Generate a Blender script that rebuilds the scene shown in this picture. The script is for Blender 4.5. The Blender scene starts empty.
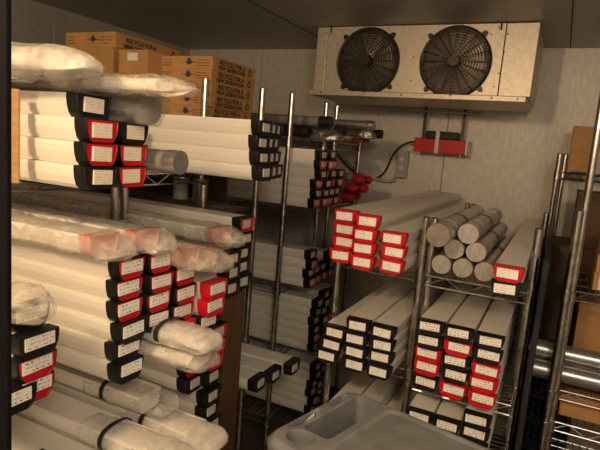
import bpy, bmesh, math, random
from mathutils import Vector, Matrix, noise
random.seed(7)
C = bpy.context.scene.collection
S = bpy.context.scene
PI = math.pi

# ------------------------------------------------------------ materials
def newmat(name):
    m = bpy.data.materials.new(name); m.use_nodes = True
    nt = m.node_tree; b = nt.nodes['Principled BSDF']
    return m, nt, b
def coords(nt, scale=(1, 1, 1), kind='Object'):
    tc = nt.nodes.new('ShaderNodeTexCoord'); mp = nt.nodes.new('ShaderNodeMapping')
    mp.inputs['Scale'].default_value = scale
    nt.links.new(tc.outputs[kind], mp.inputs[0]); return mp.outputs[0]
def noise_tex(nt, vec, scale, detail=3, rough=.55):
    n = nt.nodes.new('ShaderNodeTexNoise'); n.inputs['Scale'].default_value = scale
    n.inputs['Detail'].default_value = detail; n.inputs['Roughness'].default_value = rough
    nt.links.new(vec, n.inputs['Vector']); return n.outputs['Fac']
def ramp(nt, fac, stops):
    r = nt.nodes.new('ShaderNodeValToRGB'); e = r.color_ramp.elements
    e[0].position, e[0].color = stops[0][0], (*stops[0][1], 1)
    e[1].position, e[1].color = stops[-1][0], (*stops[-1][1], 1)
    for p, c in stops[1:-1]:
        x = e.new(p); x.color = (*c, 1)
    nt.links.new(fac, r.inputs[0]); return r.outputs[0]
def bump(nt, b, h, strength=.3, dist=.002):
    n = nt.nodes.new('ShaderNodeBump'); n.inputs['Strength'].default_value = strength
    n.inputs['Distance'].default_value = dist
    nt.links.new(h, n.inputs['Height']); nt.links.new(n.outputs[0], b.inputs['Normal'])
def mat(name, c1, c2=None, rough=.5, metal=0, scale=20, bs=0, bd=.002, stretch=(1, 1, 1), spec=.5, sub=0):
    m, nt, b = newmat(name)
    v = coords(nt, stretch); f = noise_tex(nt, v, scale)
    c2 = c2 or tuple(x * .85 for x in c1)
    nt.links.new(ramp(nt, f, [(.35, c1), (.65, c2)]), b.inputs['Base Color'])
    b.inputs['Roughness'].default_value = rough; b.inputs['Metallic'].default_value = metal
    b.inputs['Specular IOR Level'].default_value = spec
    if bs: bump(nt, b, f, bs, bd)
    return m
M = {}
M['pvc'] = mat('translucent cream pvc', (.86, .83, .75), (.82, .78, .69), .36, scale=3, stretch=(.6, 6, 6))
M['black'] = mat('black plastic', (.008, .008, .009), (.013, .013, .013), .45, scale=60, spec=.3)
M['redp'] = mat('red plastic', (.60, .010, .020), (.50, .008, .016), .38, scale=30, spec=.35)
M['redcloth'] = mat('red wrap', (.42, .012, .012), (.25, .008, .008), .45, scale=40, bs=.4)
M['paper'] = mat('blank paper', (.78, .74, .66), (.72, .68, .6), .7, scale=50)
M['strap'] = mat('black strap', (.015, .014, .013), None, .5)
M['card'] = mat('cardboard', (.50, .28, .105), (.40, .215, .075), .75, scale=9, bs=.1)
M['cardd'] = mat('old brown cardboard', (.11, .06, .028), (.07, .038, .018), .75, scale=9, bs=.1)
M['wood'] = mat('brown plank', (.12, .06, .022), (.06, .03, .012), .6, scale=14, stretch=(8, 8, .6), bs=.2)
M['ply'] = mat('plywood edge', (.50, .32, .15), (.38, .23, .1), .6, scale=20, stretch=(1, 1, 5))
M['blackpaint'] = mat('black paint', (.004, .004, .005), None, .7, spec=.1)
M['chrome'] = mat('zinc chrome', (.62, .60, .57), (.42, .40, .38), .22, 1, scale=40)
M['wire'] = mat('plated wire', (.45, .44, .42), (.28, .27, .26), .3, 1, scale=30)
M['galv'] = mat('galvanised sheet', (.66, .60, .50), (.56, .50, .41), .42, .45, scale=45, bs=.08)
M['steel'] = mat('silver tube', (.55, .56, .57), (.4, .41, .42), .28, .8, scale=12, stretch=(1, 5, 5))
M['guard'] = mat('black guard wire', (.02, .017, .014), None, .4)
M['fanin'] = mat('fan cavity', (.15, .125, .10), (.11, .09, .07), .4, .5, scale=6)
M['blade'] = mat('fan blade aluminium', (.20, .17, .14), (.15, .125, .10), .38, .5)
M['cart'] = mat('grey moulded plastic', (.25, .26, .265), (.185, .19, .195), .5, scale=14, bs=.3, bd=.001)
M['grey'] = mat('grey box', (.42, .41, .38), None, .5)
M['navy'] = mat('navy plastic', (.02, .035, .06), (.012, .022, .04), .4)
M['blue'] = mat('blue plastic', (.01, .07, .2), None, .4)
M['panel'] = mat('black foam panel', (.012, .015, .02), None, .7)
M['ink'] = mat('black ink', (.03, .022, .015), None, .8)
M['blueink'] = mat('blue ink', (.03, .045, .13), None, .8)
M['redink'] = mat('red marker', (.35, .03, .03), None, .7)
M['floor'] = mat('worn floor', (.16, .14, .11), (.1, .09, .07), .45, scale=5, bs=.1)
M['endplate'] = mat('brushed end plate', (.55, .54, .5), (.40, .39, .37), .35, .6, scale=25, stretch=(6, 1, 1), bs=.1)
M['corecap'] = mat('brown core end', (.30, .25, .20), (.2, .17, .13), .5, scale=30)
M['yellow'] = mat('yellow cap', (.7, .55, .03), None, .4)
M['white'] = mat('white plastic', (.75, .74, .7), None, .4)
M['rust'] = mat('reddish brown bag', (.25, .07, .035), (.14, .05, .03), .35, scale=40, bs=.6)

def wall_material(name, c1, c2):
    m, nt, b = newmat(name)
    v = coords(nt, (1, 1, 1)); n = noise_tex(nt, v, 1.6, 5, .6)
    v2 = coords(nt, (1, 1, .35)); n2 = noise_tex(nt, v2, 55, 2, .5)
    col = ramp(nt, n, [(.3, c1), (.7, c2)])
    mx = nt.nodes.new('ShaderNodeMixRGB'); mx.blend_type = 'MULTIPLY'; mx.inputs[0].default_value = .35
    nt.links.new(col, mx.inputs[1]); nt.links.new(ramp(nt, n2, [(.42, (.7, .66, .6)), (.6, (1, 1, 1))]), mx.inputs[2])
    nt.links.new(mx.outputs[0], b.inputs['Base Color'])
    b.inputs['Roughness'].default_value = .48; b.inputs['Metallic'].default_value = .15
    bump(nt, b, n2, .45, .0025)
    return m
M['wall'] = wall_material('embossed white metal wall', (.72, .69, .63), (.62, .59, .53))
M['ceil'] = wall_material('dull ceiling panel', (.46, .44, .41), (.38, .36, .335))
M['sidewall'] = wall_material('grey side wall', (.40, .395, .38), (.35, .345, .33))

def label_material(name, ink, lines, umax=1.0, thr=.5, paper=(.94, .92, .86)):
    # handwritten / printed rows of characters on paper
    m, nt, b = newmat(name)
    uv = nt.nodes.new('ShaderNodeUVMap'); uv.uv_map = 'UVMap'
    sep = nt.nodes.new('ShaderNodeSeparateXYZ'); nt.links.new(uv.outputs[0], sep.inputs[0])
    def mth(op, a, bb=None):
        n = nt.nodes.new('ShaderNodeMath'); n.operation = op
        for i, x in enumerate((a, bb)):
            if x is None: continue
            if isinstance(x, (int, float)): n.inputs[i].default_value = x
            else: nt.links.new(x, n.inputs[i])
        return n.outputs[0]
    oi = nt.nodes.new('ShaderNodeObjectInfo')
    u, v = sep.outputs[0], sep.outputs[1]
    vl = mth('MULTIPLY', v, lines); fr = mth('FRACT', vl); row = mth('FLOOR', vl)
    cmb = nt.nodes.new('ShaderNodeCombineXYZ')
    nt.links.new(mth('ADD', mth('MULTIPLY', u, 22), mth('MULTIPLY', oi.outputs['Random'], 90)), cmb.inputs[0])
    nt.links.new(mth('ADD', mth('MULTIPLY', row, 7.3), mth('MULTIPLY', fr, 1.4)), cmb.inputs[1])
    n = noise_tex(nt, cmb.outputs[0], 1.0, 1)
    a = mth('GREATER_THAN', n, thr)
    inrow = mth('MULTIPLY', mth('GREATER_THAN', fr, .34), mth('LESS_THAN', fr, .74))
    inu = mth('MULTIPLY', mth('GREATER_THAN', u, .08), mth('LESS_THAN', u, umax - .07))
    f = mth('MULTIPLY', mth('MULTIPLY', a, inrow), inu)
    mx = nt.nodes.new('ShaderNodeMixRGB')
    mx.inputs[1].default_value = (*paper, 1); mx.inputs[2].default_value = (*ink, 1)
    nt.links.new(f, mx.inputs[0]); nt.links.new(mx.outputs[0], b.inputs['Base Color'])
    b.inputs['Roughness'].default_value = .6
    return m
M['lab_hand'] = label_material('handwritten label', (.10, .10, .11), 3.0, 1.0, .56)
M['lab_print'] = label_material('printed label', (.50, .42, .3), 5.0, 1.0, .55, (.88, .80, .64))
M['lab_code'] = label_material('typed label', (.30, .29, .28), 4.0, .66, .56, (.94, .92, .87))
M['lab_small'] = label_material('small typed label', (.35, .33, .3), 4.0, 1.0, .5, (.6, .57, .5))
M['mark'] = None

def bag_material(name, tint, opac, pink=None):
    m, nt, b = newmat(name)
    out = nt.nodes['Material Output']
    b.inputs['Roughness'].default_value = .22
    v = coords(nt, (1, 1, 1)); n = noise_tex(nt, v, 28, 4, .6)
    b.inputs['Base Color'].default_value = (*tint, 1)
    bump(nt, b, n, .5, .006)
    t = nt.nodes.new('ShaderNodeBsdfTransparent'); mix = nt.nodes.new('ShaderNodeMixShader')
    r = nt.nodes.new('ShaderNodeMapRange'); nt.links.new(n, r.inputs['Value'])
    r.inputs['From Min'].default_value = .35; r.inputs['From Max'].default_value = .65
    r.inputs['To Min'].default_value = max(0, opac - .18); r.inputs['To Max'].default_value = min(1, opac + .18)
    nt.links.new(r.outputs[0], mix.inputs[0]); nt.links.new(t.outputs[0], mix.inputs[1])
    nt.links.new(b.outputs[0], mix.inputs[2]); nt.links.new(mix.outputs[0], out.inputs['Surface'])
    return m
M['bag'] = bag_material('clear plastic bag', (.66, .62, .55), .33)
M['bagmilk'] = bag_material('milky plastic bag', (.76, .73, .67), .62)
M['bagclear'] = bag_material('very clear film', (.6, .6, .58), .25)
M['foil'] = mat('crumpled foil', (.5, .47, .42), (.3, .28, .25), .3, .8, scale=60, bs=.8, bd=.006)
M['pinkend'] = mat('pink end plug', (.62, .20, .15), (.7, .36, .28), .5, scale=25)
M['greytube'] = mat('grey liner tube', (.40, .38, .34), (.28, .26, .23), .28, .35, scale=5)

# ------------------------------------------------------------ mesh helpers
class MB:
    def __init__(s): s.v = []; s.f = []; s.m = []; s.uv = {}
    def add(s, vs, fs, mi=0):
        o = len(s.v); s.v += [tuple(x) for x in vs]
        for f in fs: s.f.append([i + o for i in f]); s.m.append(mi)
    def box(s, x0, x1, y0, y1, z0, z1, mi=0):
        s.add([(x0, y0, z0), (x1, y0, z0), (x1, y1, z0), (x0, y1, z0), (x0, y0, z1), (x1, y0, z1), (x1, y1, z1), (x0, y1, z1)],
              [(3, 2, 1, 0), (4, 5, 6, 7), (0, 1, 5, 4), (1, 2, 6, 5), (2, 3, 7, 6), (3, 0, 4, 7)], mi); return s
    def tube(s, p, r, n=8, mi=0, caps=True):
        p = [Vector(q) for q in p]
        rr = r if isinstance(r, (list, tuple)) else [r] * len(p)
        rings = []; up = None
        for i, q in enumerate(p):
            d = (p[min(i + 1, len(p) - 1)] - p[max(i - 1, 0)]).normalized()
            if up is None: up = Vector((0, 0, 1)) if abs(d.z) < .9 else Vector((1, 0, 0))
            a = d.cross(up).normalized(); b_ = a.cross(d).normalized(); up = b_
            rings.append([q + a * (rr[i] * math.cos(2 * PI * k / n)) + b_ * (rr[i] * math.sin(2 * PI * k / n)) for k in range(n)])
        vs = [v for rg in rings for v in rg]; fs = []
        for i in range(len(p) - 1):
            for k in range(n):
                fs.append((i * n + k, i * n + (k + 1) % n, (i + 1) * n + (k + 1) % n, (i + 1) * n + k))
        if caps:
            fs.append(tuple(range(n))[::-1]); fs.append(tuple((len(p) - 1) * n + k for k in range(n)))
        s.add(vs, fs, mi); return s
    def loft(s, rings, mi=0, cap0=True, cap1=True):
        n = len(rings[0]); vs = [v for r in rings for v in r]; fs = []
        for i in range(len(rings) - 1):
            for k in range(n):
                fs.append((i * n + k, (i + 1) * n + k, (i + 1) * n + (k + 1) % n, i * n + (k + 1) % n))
        if cap0: fs.append(tuple(range(n)))
        if cap1: fs.append(tuple((len(rings) - 1) * n + k for k in range(n))[::-1])
        s.add(vs, fs, mi); return s
    def mesh(s, name, mats, smooth=False):
        me = bpy.data.meshes.new(name); me.from_pydata(s.v, [], s.f)
        for m in (mats if isinstance(mats, (list, tuple)) else [mats]): me.materials.append(m)
        me.polygons.foreach_set('material_index', s.m)
        bm = bmesh.new(); bm.from_mesh(me); bmesh.ops.recalc_face_normals(bm, faces=bm.faces); bm.to_mesh(me); bm.free()
        if smooth:
            me.shade_smooth() if hasattr(me, 'shade_smooth') else None
            try: me.set_sharp_from_angle(angle=math.radians(38))
            except Exception: pass
        me.update(); return me
def ob(name, me, parent=None, loc=(0, 0, 0), rot=(0, 0, 0)):
    o = bpy.data.objects.new(name, me); C.objects.link(o); o.location = loc; o.rotation_euler = rot
    if parent: o.parent = parent
    return o
def tag(o, label, cat, group=None, kind=None):
    if label: o['label'] = label
    if cat: o['category'] = cat
    if group: o['group'] = group
    if kind: o['kind'] = kind
    return o
def thing(name, label, cat, loc=(0, 0, 0), rz=0, group=None):
    return tag(ob(name, None, None, loc, (0, 0, rz)), label, cat, group)
def struct(name, me):
    o = ob(name, me); o['kind'] = 'structure'; return o
def bevel(o, w=.003, seg=2):
    b = o.modifiers.new('b', 'BEVEL'); b.width = w; b.segments = seg; b.limit_method = 'ANGLE'; return o

# ------------------------------------------------------------ room
XL, XR, YF, YB, ZC = -2.53, 1.15, -1.3, 3.2, 2.213
struct('floor', MB().box(XL - .1, XR + .1, YF - .1, YB + .1, -.1, 0).mesh('floor', M['floor']))
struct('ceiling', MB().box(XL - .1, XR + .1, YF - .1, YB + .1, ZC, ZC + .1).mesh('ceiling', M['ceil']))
struct('wall_back', MB().box(XL - .1, XR + .1, YB, YB + .1, 0, ZC).mesh('wall_back', M['wall']))
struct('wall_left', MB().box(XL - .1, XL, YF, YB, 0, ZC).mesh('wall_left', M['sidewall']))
struct('wall_right', MB().box(XR, XR + .1, YF, YB, 0, ZC).mesh('wall_right', M['wall']))
struct('wall_front', MB().box(XL - .1, XR + .1, YF - .1, YF, 0, ZC).mesh('wall_front', M['wall']))
# panel seams
for i, (a, b, horiz) in enumerate([(-.632, YB, 0), (-1.92, YB, 0), (.62, YB, 0)]):
    struct('trim_%d' % (i + 1), MB().box(a - .002, a + .002, YB - .0015, YB + .01, 0, ZC).mesh('trim', M['grey'] if i else M['cardd']))
for i, y in enumerate((2.05, .85)):
    struct('trim_%d' % (i + 4), MB().box(XL - .01, XL + .002, y - .002, y + .002, 0, ZC).mesh('trim', M['grey']))
for i, x in enumerate((-1.35, -.05)):
    struct('trim_%d' % (i + 6), MB().box(x - .002, x + .002, YF, YB, ZC - .0015, ZC + .01).mesh('trim', M['blackpaint']))

# ------------------------------------------------------------ D shaped core tubes
W, H, L = .082, .0440, 1.5
def prof(hw, h, inset=0.0):
    hw -= inset
    half = [(hw * .985, h - inset), (hw, h * .84), (hw * .96, h * .50), (hw * .85, h * .18), (hw * .68, inset)]
    return [(y, z) for y, z in half] + [(-y, z) for y, z in half[::-1]]
def ring(x, hw, h, inset=0.0, dz=0.0): return [(x, y, z + dz) for y, z in prof(hw, h, inset)]
def tube_mesh(L=1.5):
    m = MB(); m.loft([ring(-.026, .0396, .0434, .0), ring(-L, .0396, .0434, .0)])
    return m.mesh('core_tube_body', M['pvc'])
def cap_mesh(side, face):
    m = MB()
    def ring(x, hw, h, inset=0.0, dz=0.0):
        half = [(hw, h), (hw, h * .74), (hw * .94, h * .42), (hw * .80, h * .14), (hw * .62, 0)]
        return [(x, y, z + dz) for y, z in half] + [(x, -y, z + dz) for y, z in half[::-1]]
    back = [(-.030, y, z) for y, z in prof(.0409, .0441)]; mid = [(-.016, y, z) for y, z in prof(.0409, .0441)]
    m.loft([back, mid, ring(-.003, .0410, .0440), ring(0, .0398, .0428, .0)], 0, True, False)
    m.loft([ring(0, .0398, .0428), ring(.0, .0375, .0405, .0, .0012)], 0, False, False)
    m.loft([ring(.0, .0375, .0405, .0, .0012), ring(-.0022, .0362, .039, .0, .002)], 1, False, True)
    return m.mesh('end_cap', [M[side], M[face]])
TUBE = tube_mesh()
CAPS = {'b': cap_mesh('black', 'black'), 'r': cap_mesh('redp', 'redp'), 'k': cap_mesh('black', 'redp')}
CAPS['p'] = cap_mesh('pinkend', 'pinkend')
def label_mesh(w, h, matn, z0=.024):
    me = bpy.data.meshes.new('paper_label')
    t = .0012
    me.from_pydata([(t, -w/2, z0-h/2), (t, w/2, z0-h/2), (t, w/2, z0+h/2), (t, -w/2, z0+h/2),
                    (-.0022, -w/2, z0-h/2), (-.0022, w/2, z0-h/2), (-.0022, w/2, z0+h/2), (-.0022, -w/2, z0+h/2)], [],
                   [(0, 1, 2, 3), (0, 4, 5, 1), (1, 5, 6, 2), (2, 6, 7, 3), (3, 7, 4, 0)])
    uv = me.uv_layers.new(name='UVMap'); cs = [(0, 0), (1, 0), (1, 1), (0, 1)]
    for k in range(4): uv.data[k].uv = cs[k]
    for k in range(4, len(uv.data)): uv.data[k].uv = (0, 0)
    me.materials.append(M[matn]); return me
LABS = {'hand': label_mesh(.060, .0245, 'lab_hand', .0272), 'print': label_mesh(.046, .0275, 'lab_print'),
        'code': label_mesh(.056, .026, 'lab_code'), 'small': label_mesh(.036, .024, 'lab_small'),
        'high': label_mesh(.060, .0235, 'lab_hand', .0285)}
KN = {'b': 'black', 'r': 'red', 'k': 'red-faced black'}
ORD = ['top', 'second', 'third', 'fourth', 'fifth', 'sixth', 'seventh', 'eighth', 'ninth']
ORC = ['first', 'second', 'third', 'fourth', 'fifth', 'sixth']
def core(x, y, z, kind, lab, label, group, rz=0, length=None, roll=0, lone=False):
    r = thing('core_tube', label, 'core tube', (x, y, z), rz, group)
    r.rotation_euler = (roll, 0, rz)
    b = ob('tube_body', TUBE, r)
    if length: b.scale = (length / 1.5, 1, 1)
    c = ob('end_cap', CAPS[kind], r); c['label'] = KN[kind] + ' plastic end cap'
    if lab:
        l = ob('paper_label', LABS[lab], c)
        l.location = (0, random.uniform(-.004, .004), random.uniform(-.001, .001)); l.rotation_euler = (random.uniform(-.04, .04), 0, 0)
    return r
def stack(phrase, group, lab, cols, rz=0, jit=.006, length=None, zs=1.0):
    """cols: list of (lateral, face, [ (z centre, kind) ... from the top ])"""
    for ci, (lat, face, rows) in enumerate(cols):
        for ri, row in enumerate(rows):
            zc, kd = row[0], row[1]
            dx = row[2] if len(row) > 2 else random.uniform(-jit, jit)
            dl = random.uniform(-.0004, .0004)
            kw = {'b': 'black-capped', 'r': 'red-capped', 'k': 'red-faced'}[kd]
            label = f"{kw} core tube, {ORD[ri]}{' of' if ri == 0 else ' from top in'} {ORC[ci]} column, {phrase}"
            if len(row) > 3: dl = row[3]
            o = core(face + dx, lat + dl, zc - .024, kd, lab, label, group, 0, length) if rz == 0 else core(lat + dl, face + dx, zc - .024, kd, lab, label, group, rz, length)
            o.scale = (1, 1, zs)
P = .0442
def rows(zb, kinds, p=P):  # zb = bottom centre; kinds listed from the top
    n = len(kinds); return [(zb + p * (n - 1 - i), k) for i, k in enumerate(kinds)]

# upper shelf beside the black post
zb = 1.508
stack('stack by black post', 'core tubes on the upper shelf beside the black post', 'print',
      [(.746, -.785, [(zb + 3*P, 'b', -.022), (zb + 2*P, 'k', 0), (zb + P, 'k', 0), (zb, 'b', 0)]),
       (.834, -.790, [(zb + 2*P, 'b', 0), (zb + P, 'k', 0), (zb, 'k', 0)])])
# stack beneath the cartons
zb = 1.508
stack('under recycle-printed cartons', 'core tubes below the shelf with the cartons', 'small',
      [(1.385 + .084 * j, -.80 - .028 * j, [(zb + 3*P, 'b', .0), (zb + 2*P, 'b', -.006), (zb + P, 'b', -.0), (zb, 'b', .012)]) for j in range(3)])
# big middle shelf stack
zb = 1.077; Q = .0463
stack('under pinkish bags', 'core tubes in the big middle shelf stack', 'hand',
      [(.848, -.797, [(zb+5*Q, 'k', 0), (zb+4*Q, 'k', -.004), (zb+3*Q, 'k', -.002), (zb+2*Q, 'b', .012), (zb+Q, 'b', -.004), (zb, 'b', .006)]),
       (.932, -.79, [(zb+5*Q, 'k', .002), (zb+4*Q, 'k', .006), (zb+3*Q, 'k', 0), (zb+2*Q, 'b', 0)]),
       (1.017, -.785, [(zb+4*Q, 'k', 0), (zb+3*Q, 'k', .006), (zb+2*Q, 'k', 0), (zb+Q, 'r', .01), (zb, 'b', 0)]),
       (1.104, -.77, [(zb+3*Q, 'r', .025), (zb+2*Q, 'r', .02), (zb+Q, 'b', 0), (zb, 'b', -.01)])], zs=1.045)
# stack above the plank
zb = 1.175
stack('above brown plank', 'core tubes above the wooden plank', 'small',
      [(1.262, -.80, rows(zb, 'bbb')), (1.350, -.825, rows(zb, 'kbbbb'))])
# low stack touching the plank
stack('against brown plank', 'core tubes in the low stack left of the wooden plank', 'small',
      [(1.10, -.80, [(.992, 'k'), (.948, 'b')]),
       (1.186, -.795, [(1.067, 'k'), (1.023, 'k'), (.979, 'k'), (.935, 'b')])])
stack('bottom pile by plank', 'core tubes in the bottom pile left of the wooden plank', 'small',
      [(1.10, -.80, [(.765, 'k'), (.721, 'b'), (.677, 'b')]),
       (1.186, -.795, [(.876, 'b'), (.832, 'b'), (.788, 'b'), (.744, 'k'), (.700, 'b'), (.656, 'b')])])
# small stack against the black post
stack('at black post base', 'core tubes in the small stack against the black post', 'high',
      [(.580, -.80, [(1.116, 'b')])])
stack('hugging black post', 'core tubes in the small stack against the black post', 'high',
      [(.622, -.80, [(1.255, 'b', -.02), (1.210, 'b', .006), (1.165, 'k', 0), (1.120, 'k', -.006)])])
# three tubes on the low shelf right of the plank
for i, (x, y, z, w) in enumerate([(-.80, 1.470, .803, 'a'), (-.79, 1.557, .803, 'b'), (-.765, 1.655, .803, 'c')]):
    core(x, y, z - .024, 'b', 'small', f"black-capped core tube on low shelf, {['next to','second from','third from'][i]} the brown plank", 'three core tubes on the low shelf by the plank')
# far left-wall stack beside the red bundles
t = [1.558, 1.514, 1.470, 1.428, 1.387, 1.345]
P3 = .0436
zb = 1.345
c0 = ['b', 'k', 'b', 'k', 'b', 'k']; c1 = ['k', 'k', 'b', 'b', 'k']; c2 = ['b', 'k', 'b', 'k', 'b', 'k']; c3 = ['b', 'k', 'b', 'k']
stack('beside red bundles', 'core tubes of the far stack beside the red bundles', 'small',
      [(2.185, -.96, rows(zb, c0, P3)), (2.269, -.965, rows(zb, c1, P3)), (2.353, -.97, rows(zb, c2, P3)), (2.437, -.975, rows(zb, c3, P3))], jit=.012)
# middle far stack
zb = .976
stack('left of red caps', 'core tubes on the far middle shelf', 'small',
      [(2.185, -.96, rows(zb, 'bkbk', .0436)), (2.269, -.965, rows(zb, 'bk', .0436)), (2.353, -.97, rows(zb, 'bk', .0436)), (2.437, -.975, rows(zb, 'bbk', .0436))], jit=.012)
# lower far stack
zb = .645
stack('behind chrome posts', 'core tubes on the far lower shelf', 'small',
      [(2.26, -.95, rows(zb, 'bbbbkb', .0436)), (2.42, -.97, rows(zb, 'bbbkbk', .0436)), (2.504, -.975, rows(zb, 'bbbbbb', .0436))], jit=.012)
# bottom far stack
zb = .33
stack('bottom rear shelf', 'core tubes on the far bottom shelf', 'small',
      [(2.26, -.93, rows(zb, 'bbbbbb', .0436)), (2.344, -.935, rows(zb, 'bbbbbb', .0436)), (2.428, -.94, rows(zb, 'bbbbbb', .0436))], jit=.012)
# tube stacks running away from the camera
R = -PI / 2
zb = 1.246
stack('left of silver cylinders', 'red capped core tubes beside the silver cylinders', 'code',
      [(-.620, 1.63, rows(zb, 'rrrr')), (-.534, 1.60, rows(zb - .003, 'rrrr')), (-.440, 1.60, rows(zb, 'rrr'))], R, .008)
zb = .895
stack('behind cart corner', 'black capped core tubes behind the grey cart', 'code',
      [(-.618, 1.61, [(.983, 'b', 0, .006), (.939, 'b', 0, -.004), (.895, 'b', 0, -.014)]), (-.530, 1.60, rows(zb, 'bbbb')), (-.442, 1.60, rows(zb, 'bbbb'))], R, .008)
zb = .897
PR = .0452
stack('under silver cylinders', 'core tubes under the silver cylinders', 'high',
      [(-.295, 1.61, rows(zb - .004, 'bbrrb', PR)), (-.208, 1.60, rows(zb - .002, 'brbbr', PR)), (-.121, 1.60, rows(zb - .006, 'bbrrr', PR))], R, .008)
zb = .686
stack('lowest beside cart', 'core tubes on the shelf beside the cart', 'high',
      [(-.297, 1.61, rows(zb, 'bbb')), (-.212, 1.60, rows(zb, 'bbb')), (-.125, 1.60, rows(zb, 'bbbb'))], R, .008)
zb = .60
stack('lowest shelf behind cart corner', 'core tubes low behind the cart', 'code',
      [(-.618, 1.68, rows(zb, 'bb')), (-.532, 1.68, rows(zb, 'bb')), (-.446, 1.68, rows(zb, 'b'))], R, .01)
core(-.093, 1.55, 1.2695, 'r', 'code', 'red-capped core tube lying beside the silver cylinders, on top of a black-capped one', 'pair of core tubes beside the silver cylinders', R)
core(-.095, 1.55, 1.2255, 'b', 'code', 'black-capped core tube beside the silver cylinders, under the red-capped one', 'pair of core tubes beside the silver cylinders', R)

def marker(o):
    m = MB(); rnd = random.Random(o.name)
    for row in (0, 1):
        x = 0
        while x < .075:
            w_ = rnd.uniform(.004, .009); h_ = rnd.uniform(.003, .006)
            m.add([(-.10 - row * .014, -.03 + x, .0437), (-.10 - row * .014 - h_, -.03 + x + w_ * .5, .0437), (-.10 - row * .014 - h_ + .0012, -.03 + x + w_ * .5 + .001, .0437), (-.10 - row * .014 + .0012, -.03 + x + .0015, .0437)], [(0, 1, 2, 3)])
            x += w_ + .003
            if x > .06: break
    q = ob('marker_writing', m.mesh('marker_writing', M['redink']), o)
for o in list(C.objects):
    if o.get('label') and ', behind cart corner' in o['label'] and 'core tube' in o['label'] and 'top of' in o['label']: marker(o)

# ------------------------------------------------------------ wrapped cores, bags
def bag_mesh(L, r, tip=.07, flat=.8, seed=0, n=20, rough=.006, step=.02, tail=0.0, zlift=0.0, hang=0.0):
    """crumpled film sleeve along -X, its pinched end pointing to +X"""
    m = MB(); rings = []
    N = int(L / step)
    for i in range(N + 6):
        if i < N: x = -L + tail + i * step; s = 1
        else:
            q = (i - N + 1) / 6; x = tail + q * tip - step; s = math.sqrt(max(0, 1 - q ** 2.4)) * .95 + .05
        rg = []
        for k in range(n):
            a = 2 * PI * k / n
            d = noise.noise(Vector((x * 14 + seed * 9, math.cos(a) * 1.7, math.sin(a) * 1.7))) * rough * 1.6
            d += noise.noise(Vector((x * 45 + seed * 5, math.cos(a) * 4, math.sin(a) * 4))) * rough
            d += (abs(noise.noise(Vector((x * 30 + seed * 3, math.cos(a) * 2.6, math.sin(a) * 2.6)))) - .25) * rough * 3.2
            rr = (r + d)
            y = math.copysign(abs(math.cos(a)) ** .7, math.cos(a)) * rr * (s if i < N else (s * .6 + .4))
            z = math.copysign(abs(math.sin(a)) ** .7, math.sin(a)) * rr * flat * s
            if i >= N: z -= hang * ((i - N + 1) / 6)
            rg.append((x, y, max(z, -r * flat) + r * flat + zlift))
        rings.append(rg)
    m.loft(rings)
    return m
def bagged(x, y, z, label, L=.9, r=.046, seed=0, pink=True, rz=0, matn='bag', tip=.06, group='bagged core tubes on the middle shelf', hang=.01):
    rt = thing('bagged_core_tube', label, 'bagged core tube', (x, y, z), rz, group)
    b = ob('tube_body', TUBE, rt, (-.03, 0, .004)); b.scale = (.93, 1, 1)
    c = ob('end_cap', CAPS['p'], rt, (-.03, 0, .004))
    if pink: c['label'] = 'pinkish red end cap seen through film'
    ob('plastic_bag', bag_mesh(L, r, tip, .58, seed, rough=.005, hang=hang).mesh('plastic_bag', M[matn], True), rt)
    return rt
bagged(-.80, .800, 1.335, 'clear-bagged tube with pinkish end, atop the middle stack nearest the black post', seed=1)
bagged(-.78, .905, 1.335, 'clear-bagged tube with pinkish end, second from the black post atop middle stack', seed=2)
bagged(-.74, 1.008, 1.287, 'clear-bagged tube with drooping pinkish end, third from the black post', seed=3)
bagged(-.76, 1.112, 1.262, 'clear-bagged tube, fourth from the black post, above the loose red caps', seed=4)
bagged(-.80, 1.232, 1.305, 'clear-bagged tube, farthest of those on the middle stack near the plank', seed=5)

def strap_mesh(x, r, flat, w=.012, z0=0):
    m = MB(); n = 24; rgs = []
    for dx, q in ((-w/2, r), (-w/2, r + .002), (w/2, r + .002), (w/2, r)):
        rgs.append([(x + dx, math.copysign(abs(math.cos(a)) ** .8, math.cos(a)) * q, math.copysign(abs(math.sin(a)) ** .8, math.sin(a)) * q * flat + r * flat + .001) for a in [2 * PI * k / n for k in range(n)]])
    m.loft(rgs, 0, False, False); return m.mesh('strap', M['strap'], True)
def wrapped(x, y, z, label, L=1.2, r=.044, flat=.62, seed=0, matn='bagmilk', strapx=-.12, body=True, rz=0, group='wrapped cores', tip=.05, rx=0):
    rt = thing('wrapped_core', label, 'wrapped core', (x, y, z), rz, group)
    rt.rotation_euler = (0, rx, rz)
    m = bag_mesh(L, r, tip, flat, seed, rough=.0035, step=.025, hang=.004)
    ob('plastic_wrap', m.mesh('plastic_wrap', M[matn], True), rt)
    if body == 3:
        tb = ob('tube_body', TUBE, rt, (-.03, 0, 0)); tb.scale = (.85, 1.0, 1.12)
    elif body:
        mm = MB(); mm.loft([[(xx, math.cos(a) * (r - .008), math.sin(a) * (r - .008) * flat + r * flat) for a in [2 * PI * k / 16 for k in range(16)]] for xx in (-.01, -L)])
        ob('core_liner', mm.mesh('core_liner', M['greytube'] if body == 1 else M['pvc'], True), rt)
    for sx in (strapx if isinstance(strapx, (list, tuple)) else [strapx]):
        if sx is not None: ob('strap', strap_mesh(sx, r + .003, flat + .03), rt)
    return rt
wrapped(-.66, .955, 1.118, 'white plastic-wrapped core with one black strap jutting out under the middle stack', seed=11, strapx=-.115, body=2, matn='bagmilk', group='two wrapped cores jutting from the middle stack', L=1.1, r=.046, flat=.5, tip=.045)
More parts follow.
